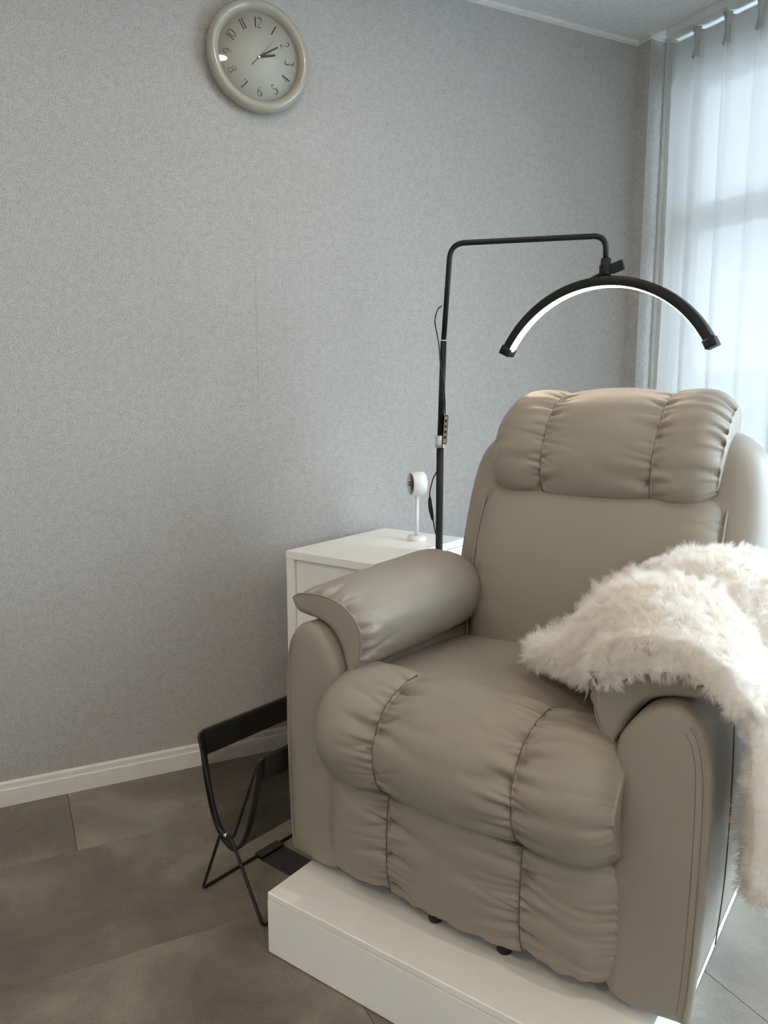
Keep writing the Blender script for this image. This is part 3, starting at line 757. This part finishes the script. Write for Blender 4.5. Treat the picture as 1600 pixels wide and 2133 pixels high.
# ------------------------------------------------------------------ fur throw
def blanket():
    fr = [(.402, .330, .600), (.468, .292, .604), (.538, .242, .620), (.598, .180, .646), (.655, .122, .684), (.705, .108, .712), (.760, .105, .714), (.812, .105, .694), (.836, .106, .66), (.842, .106, .56), (.846, .112, .460)]
    md = [(.452, .450, .650), (.512, .440, .690), (.572, .420, .740), (.640, .400, .785), (.700, .385, .805), (.770, .375, .806), (.835, .365, .770), (.866, .350, .66), (.872, .330, .52), (.872, .315, .355)]
    bk = [(.475, .540, .715), (.525, .550, .745), (.585, .560, .752), (.650, .575, .768), (.715, .585, .776), (.780, .590, .775), (.838, .590, .745), (.868, .590, .64), (.876, .590, .50), (.878, .580, .330)]
    ns, nt = 200, 110
    A, B_, C_ = (spline(q, ns) for q in (fr, md, bk))
    t = np.linspace(0, 1, nt)
    l0, l1, l2 = 2 * (t - .5) * (t - 1), -4 * t * (t - 1), 2 * t * (t - .5)
    P = A[:, None] * l0[None, :, None] + B_[:, None] * l1[None, :, None] + C_[:, None] * l2[None, :, None]
    kx = np.clip((np.linspace(0, 1, ns) - .26) / .12, 0, 1)[:, None]
    tz = t[None] ** (1.25 - .65 * kx); z0, z1, z2 = 2 * (tz - .5) * (tz - 1), -4 * tz * (tz - 1), 2 * tz * (tz - .5)      # climbs quickly over the pad's front edge
    P[..., 2] = A[:, None, 2] * z0 + B_[:, None, 2] * z1 + C_[:, None, 2] * z2
    du = np.gradient(P, axis=0); dv = np.gradient(P, axis=1); Nn = np.cross(du, dv); Nn /= np.linalg.norm(Nn, axis=2)[..., None]
    if Nn[ns // 2, nt // 2, 2] < 0: Nn = -Nn
    P = P + Nn * .012
    S, T = np.meshgrid(np.linspace(0, 1, ns), t, indexing='ij')
    ph = T + .05 * np.sin(S * 9) + .03 * np.sin(S * 21 + 2)
    env = .55 + .45 * np.sin(S * 7 + T * 5)
    h = .046 * (np.abs(np.sin(ph * math.pi * 3.4 + .3)) ** .8 - .55) * (.4 + .6 * env) * np.clip(T / .12, 0, 1)
    h += .008 * np.sin(S * 26 + T * 9) * np.sin(T * 15 + S * 4) * .6
    h += .006 * np.sin(S * 55 + 8 * T) * np.clip(T / .2, 0, 1) * .5
    h += .014 * np.exp(-((T - .06) / .07) ** 2) * np.clip(S / .25, 0, 1)                            # fat rolled front edge
    P = P + Nn * h[..., None]
    du = np.gradient(P, axis=0); dv = np.gradient(P, axis=1); N2 = np.cross(du, dv); N2 /= np.linalg.norm(N2, axis=2)[..., None]
    if N2[ns // 2, nt // 2, 2] < 0: N2 = -N2
    es = np.minimum(S, 1 - S) / .022; et = np.minimum(T / .10, (1 - T) / .06)
    th = np.sqrt(np.clip(1 - (1 - np.clip(np.minimum(es, et), 0, 1)) ** 2, 0, 1))
    thick = (.012 + .022 * np.exp(-((T - .10) / .14) ** 2) * (1 - .45 * np.clip((S - .35) / .3, 0, 1)) * (.45 + .55 * np.clip(S / .25, 0, 1))) * th
    top, bot = P + N2 * thick[..., None], P - N2 * (thick * .75)[..., None]
    n = ns * nt
    Fc = grid_faces(ns, nt) + [f[::-1] for f in grid_faces(ns, nt, base=n)]
    V = np.concatenate([top.reshape(-1, 3), bot.reshape(-1, 3)])
    # let the cloth lie on the chair, not in it
    from mathutils.bvhtree import BVHTree
    trees = []
    for c in ch.children_recursive:
        if c.type == 'MESH' and c.name.split('.')[0] in ('arm', 'arm_pad', 'seat', 'back_cushion', 'back_shell'):
            me = c.data; trees.append(BVHTree.FromPolygons([v.co for v in me.vertices], [p.vertices for p in me.polygons]))
    cov = Vector(co)
    pd = next(c for c in ch.children if c.name == 'arm_pad').data
    ptree = BVHTree.FromPolygons([v.co for v in pd.vertices], [p.vertices for p in pd.polygons])
    for i in range(n):
        pb = Vector(V[n + i]) - cov; p0 = pb.copy()
        hit = ptree.ray_cast(Vector((pb.x, pb.y, .9)), Vector((0, 0, -1)))[0]
        if hit is not None and hit.z + .135 > .66 and .60 - .135 < pb.z < hit.z + .010: pb.z = hit.z + .010
        for tr in trees * 2:
            loc, nor, idx, dist = tr.find_nearest(pb, .09)
            if loc is not None and (pb - loc).dot(nor) < .009: pb = loc + nor * .009
        q = pb + cov
        if .59 < q.x < .83 and q.y < .142 and q.z < .752: pb.y = min(pb.y, .110 - cov.y)      # hangs in front of the pad
        d = np.array(pb - p0)
        V[n + i] += d; V[i] += d
    o = mesh_obj('fur_throw', V, Fc, None)
    bm = bmesh.new(); bm.from_mesh(o.data); bmesh.ops.remove_doubles(bm, verts=bm.verts, dist=.0002)
    bmesh.ops.recalc_face_normals(bm, faces=bm.faces); bm.to_mesh(o.data); bm.free()
    return o
def fur_mat():
    m = bpy.data.materials.new('cream_fur'); m.use_nodes = True; nt = m.node_tree; nt.nodes.clear()
    out = N(nt, 'ShaderNodeOutputMaterial'); tc = N(nt, 'ShaderNodeTexCoord'); nz = N(nt, 'ShaderNodeTexNoise', Scale=14.0, Detail=3.0)
    nt.links.new(tc.outputs['Object'], nz.inputs['Vector'])
    rp = N(nt, 'ShaderNodeValToRGB'); e = rp.color_ramp.elements
    e[0].color = (.93, .88, .815, 1); e[1].color = (.965, .94, .905, 1); e[0].position = .3; e[1].position = .7
    nt.links.new(nz.outputs['Fac'], rp.inputs['Fac'])
    df = N(nt, 'ShaderNodeBsdfDiffuse'); tl = N(nt, 'ShaderNodeBsdfTranslucent'); mx = N(nt, 'ShaderNodeMixShader'); mx.inputs[0].default_value = .4
    for n in (df, tl): nt.links.new(rp.outputs['Color'], n.inputs['Color'])
    nt.links.new(df.outputs[0], mx.inputs[1]); nt.links.new(tl.outputs[0], mx.inputs[2]); nt.links.new(mx.outputs[0], out.inputs[0])
    return m
M['fur'] = fur_mat()
bl = blanket(); bl.data.materials.append(M['fur'])
bl.location = lw(0, 0); bl.rotation_euler = (0, 0, RZ)
tag(bl, 'cream white faux fur throw draped over the recliner arm', 'blanket')
pm = bl.modifiers.new('fur', 'PARTICLE_SYSTEM'); ps = pm.particle_system.settings
ps.type = 'HAIR'; ps.count = 16000; ps.hair_step = 4; ps.hair_length = .0125; ps.render_step = 2; ps.display_step = 2
ps.use_advanced_hair = True; ps.factor_random = .003; ps.brownian_factor = .004
ps.child_type = 'INTERPOLATED'; ps.rendered_child_count = 22; ps.child_percent = 2
ps.clump_factor = .12; ps.clump_shape = 0; ps.roughness_1 = .002; ps.roughness_2 = .002; ps.roughness_endpoint = .004; ps.child_length = 1.0
ps.root_radius = .9; ps.tip_radius = .25; ps.radius_scale = .0004

# ------------------------------------------------------------------ arc floor lamp
lx, ly = -.094, .800
lamp = tag(empty('floor_lamp', lw(lx, ly), RZ), 'black floor lamp with a lit half-moon arc over the recliner', 'lamp')
def LL(P): return np.asarray(P, float) - np.array([lx, ly, 0])
lathe('base', [(.0005, 0), (.098, 0), (.10, .003), (.10, .012), (.095, .016), (.020, .018), (.018, .03), (.0005, .03)], M['black'], lamp, 48).scale = (.36, 1.0, 1)
tube('lower_pole', LL([(lx, ly, .016), (lx, ly, 1.008)]), .0100, M['black'], lamp, 20)
tube('middle_pole', LL([(lx, ly, 1.006), (-.0885, .8035, 1.283)]), .0085, M['black'], lamp, 20)
tube('pole_ring', LL([(-.0885, .8035, 1.282), (-.0884, .8036, 1.2845)]), .0088, M['chrome'], lamp, 20)
AE = (.293, .965)
arm_pts = round_path([(-.0885, .8035, 1.284), (-.0755, .812, 1.537), (AE[0], AE[1], 1.5385), (AE[0] + .003, AE[1] + .001, 1.472)], [.040, .034], 12)
tube('upper_arm', LL(arm_pts), .0073, M['black'], lamp, 16)
cl = lathe('height_clamp', [(.0102, 0), (.0135, 0), (.0140, .001), (.0140, .033), (.0135, .034), (.0102, .034)], M['chrome'], lamp, 28); cl.location = (0, 0, .992)
# joint above the arc
jn = lathe('swivel_joint', [(.0005, 0), (.0135, 0), (.0150, .004), (.0150, .026), (.0135, .028), (.0130, .042), (.0005, .042)], M['plastic'], lamp, 24)
jn.location = LL((AE[0] + .003, AE[1] + .001, 1.440))
for k in range(10):
    a = 2 * math.pi * k / 10
    b = box('grip_rib', (.0145, -.0016, .005), (.0163, .0016, .025), M['plastic'], jn); b.rotation_euler = (0, 0, a)
AL = math.radians(-2.0); td = np.array([math.cos(AL), math.sin(AL), 0]); nd = np.array([-math.sin(AL), math.cos(AL), 0]); zd = np.array([0, 0, 1.0])
apex = np.array([AE[0] + .003, AE[1] + .001, 1.437])
kn = box('lock_lever', (-.004, -.006, -.013), (.031, .006, .013), M['plastic'], lamp, .003); kn.location = LL(apex + td * .018 + zd * .018); kn.rotation_euler = (0, math.radians(-16), AL)
k2 = box('mount_plate', (-.034, -.011, -.004), (.006, .011, .004), M['plastic'], lamp, .0025); k2.location = LL(apex + td * -.004 + zd * .009); k2.rotation_euler = (0, math.radians(-22), AL)
Rarc = .322; HALF = math.radians(61.2)
Cc = apex - zd * Rarc - td * .004
def arc_strip(name, prof, a0, a1, mat, n=90):
    rings = []
    for a in np.linspace(a0, a1, n):
        rd = td * math.sin(a) + zd * math.cos(a)
        rings.append([Cc + rd * (Rarc + r) + nd * w_ for r, w_ in prof])
    return loft(name, LL(np.array(rings)), mat, lamp)
ho = .0185
arc_strip('arc_housing', [(-.024, -ho), (-.012, -ho - .0006), (-.002, -ho), (0, -ho + .003), (0, ho - .003), (-.002, ho), (-.012, ho + .0006), (-.024, ho), (-.024, ho - .0025), (-.0205, ho - .0027), (-.0205, -ho + .0027), (-.024, -ho + .0025)], -HALF, HALF, M['black'])
arc_strip('led_diffuser', [(-.0238, -ho + .0029), (-.0208, -ho + .0028), (-.0208, ho - .0028), (-.0244, ho - .0028), (-.0262, ho - .008), (-.0270, 0), (-.0262, -ho + .008), (-.0244, -ho + .0028)], -HALF, HALF, M['led'])
for s in (-1, 1):
    pr = [(-.0265, -ho - .0015), (.0018, -ho - .0015), (.0018, ho + .0015), (-.0265, ho + .0015)]
    e = arc_strip('end_cap', pr, s * HALF - s * .02, s * HALF + s * .055, M['plastic'], 4)
# cables and remote
def cable(name, pts, r=.0018): return tube(name, LL(spline(pts, 60)), r, M['plastic'], lamp, 8)
cable('cable', [(-.093, .800, 1.375), (-.100, .790, 1.365), (-.106, .786, 1.335), (-.100, .788, 1.30), (-.0935, .788, 1.27), (-.088, .788, 1.22), (-.080, .792, 1.17), (-.0775, .796, 1.12), (-.0770, .797, 1.085)])
rm = box('remote', (-.006, -.010, -.040), (.006, .010, .040), M['plastic'], lamp, .003); rm.location = LL((-.0775, .800, 1.043)); rm.rotation_euler = (0, math.radians(3), math.radians(31))
fp = box('remote_face', (-.0045, -.0106, -.037), (.0045, -.0101, .037), M['grey_face'], rm)
for zz_ in (.024, .009, -.006, -.021): box('remote_button', (-.0028, -.0115, zz_ - .0035), (.0028, -.0106, zz_ + .0035), M['plastic'], rm)
cable('power_cable', [(-.100, .7925, .925), (-.110, .790, .905), (-.118, .787, .870), (-.1185, .787, .850)])
tube('inline_switch', LL(spline([(-.1185, .787, .856), (-.116, .786, .83), (-.110, .7865, .80), (-.107, .787, .788)], 20)), np.interp(np.linspace(0, 1, 20), [0, .1, .5, .9, 1], [.002, .0045, .0065, .0045, .002]), M['plastic'], lamp, 10)
cable('power_cable', [(-.107, .787, .792), (-.100, .7875, .76), (-.086, .7885, .722), (-.0825, .790, .712), (-.084, .7905, .705), (-.094, .7895, .69), (-.108, .7885, .675), (-.118, .789, .655), (-.120, .79, .5), (-.118, .79, .03)])

# ------------------------------------------------------------------ magazine rack
ra = (-.268, .058)
RD = math.radians(3.5)            # local Y runs along the rack
rk = tag(empty('magazine_rack', lw(ra[0], ra[1]), RZ - RD), 'black wire magazine rack with mesh sling on the floor beside the recliner', 'magazine rack')
RW, RLN, RR = .207, .385, .0038
def frame(x_foot, x_top, sgn):
    y0, y1 = 0.0, RLN
    xm = .092
    pts = []
    path = [(x_foot, RR), (xm - sgn * .026 * -1 if False else xm + (-.020 if x_foot < xm else .020), .168), (xm + (.026 if x_foot < xm else -.026), .176), (x_top, .383)]
    a = [(x, y0, z) for x, z in path]; b = [(x, y1, z) for x, z in path[::-1]]
    loop = a + b
    # closed wire: up the near end, along the top, down the far end, back along the floor
    pts = [np.array(p) for p in loop]; n = len(pts); out = []
    for i in range(n):
        p, q, r_ = pts[i], pts[i - 1], pts[(i + 1) % n]
        da, db = q - p, r_ - p; rr = min(.012, np.linalg.norm(da) * .4, np.linalg.norm(db) * .4)
        s, e = p + da / np.linalg.norm(da) * rr, p + db / np.linalg.norm(db) * rr
        for t in np.linspace(0, 1, 7): out.append((1 - t) ** 2 * s + 2 * t * (1 - t) * p + t * t * e)
    return tube('wire_frame', np.array(out), RR, M['blackwire'], rk, 10, True)
frame(0.0, RW, 1)
f2 = frame(RW, .004, -1)
for y in (-.001, RLN + .001):
    rv = lathe('rivet', [(.0003, -.005), (.0035, -.005), (.0045, -.002), (.0045, .002), (.0035, .005), (.0003, .005)], M['chrome'], rk, 14, 'y'); rv.location = (.092, y, .172)
sl = spline([(.004, .383), (.012, .33), (.022, .27), (.040, .205), (.070, .158), (.102, .142), (.128, .152), (.158, .205), (.182, .275), (.198, .34), (RW, .383)], 70)
ys = np.linspace(.010, RLN - .010, 30)
P = np.array([[(x, y, z) for x, z in sl] for y in ys])
ms = grid_obj('mesh_sling', P, M['wiremesh'], rk)
uvl = ms.data.uv_layers.new(name='UVMap')
arcL = np.concatenate([[0], np.cumsum(np.linalg.norm(np.diff(sl, axis=0), axis=1))])
loops = np.zeros(len(ms.data.loops), dtype=np.int32); ms.data.loops.foreach_get('vertex_index', loops)
uvs = np.stack([ys[loops // 70], arcL[loops % 70]], 1).astype(np.float32); uvl.data.foreach_set('uv', uvs.ravel())
for yy in (.008, RLN - .008):     # dark binding along both ends of the sling
    rings = []
    for i, (x, z) in enumerate(sl):
        T = sl[min(i + 1, 69)] - sl[max(i - 1, 0)]; T /= np.linalg.norm(T); nx_, nz_ = -T[1], T[0]
        rings.append([(x + nx_ * a, yy + b, z + nz_ * a) for a, b in ((-.0018, -.0075), (.0018, -.0075), (.0018, .0075), (-.0018, .0075))])
    loft('sling_binding', np.array(rings), M['blackleather'], rk, False)
def sleeve(xt, inner):
    # leatherette sleeve folded over the top wire
    pr = [(-.0062, -.052), (-.0066, -.004), (-.005, .0035), (0, .0060), (.005, .0035), (.0066, -.004), (.0062, -.052), (.0040, -.052), (.0042, -.006), (-.0042, -.006), (-.0040, -.052)]
    tilt = math.radians(9) * (-1 if inner else 1)
    rings = []
    for y in np.linspace(.013, RLN - .013, 10):
        rings.append([(xt + a * math.cos(tilt) - b * math.sin(tilt), y, .383 + a * math.sin(tilt) + b * math.cos(tilt)) for a, b in pr])
    return loft('handle_sleeve', np.array(rings), M['blackleather'], rk, False)
sleeve(.004, False); sleeve(RW, True)
box('floor_strap', (-.006, .163, .0006), (RW + .006, .238, .0030), M['blackleather'], rk, .0008)
box('strap_fold', (-.007, .163, .0062), (.020, .238, .0092), M['blackleather'], rk, .001)
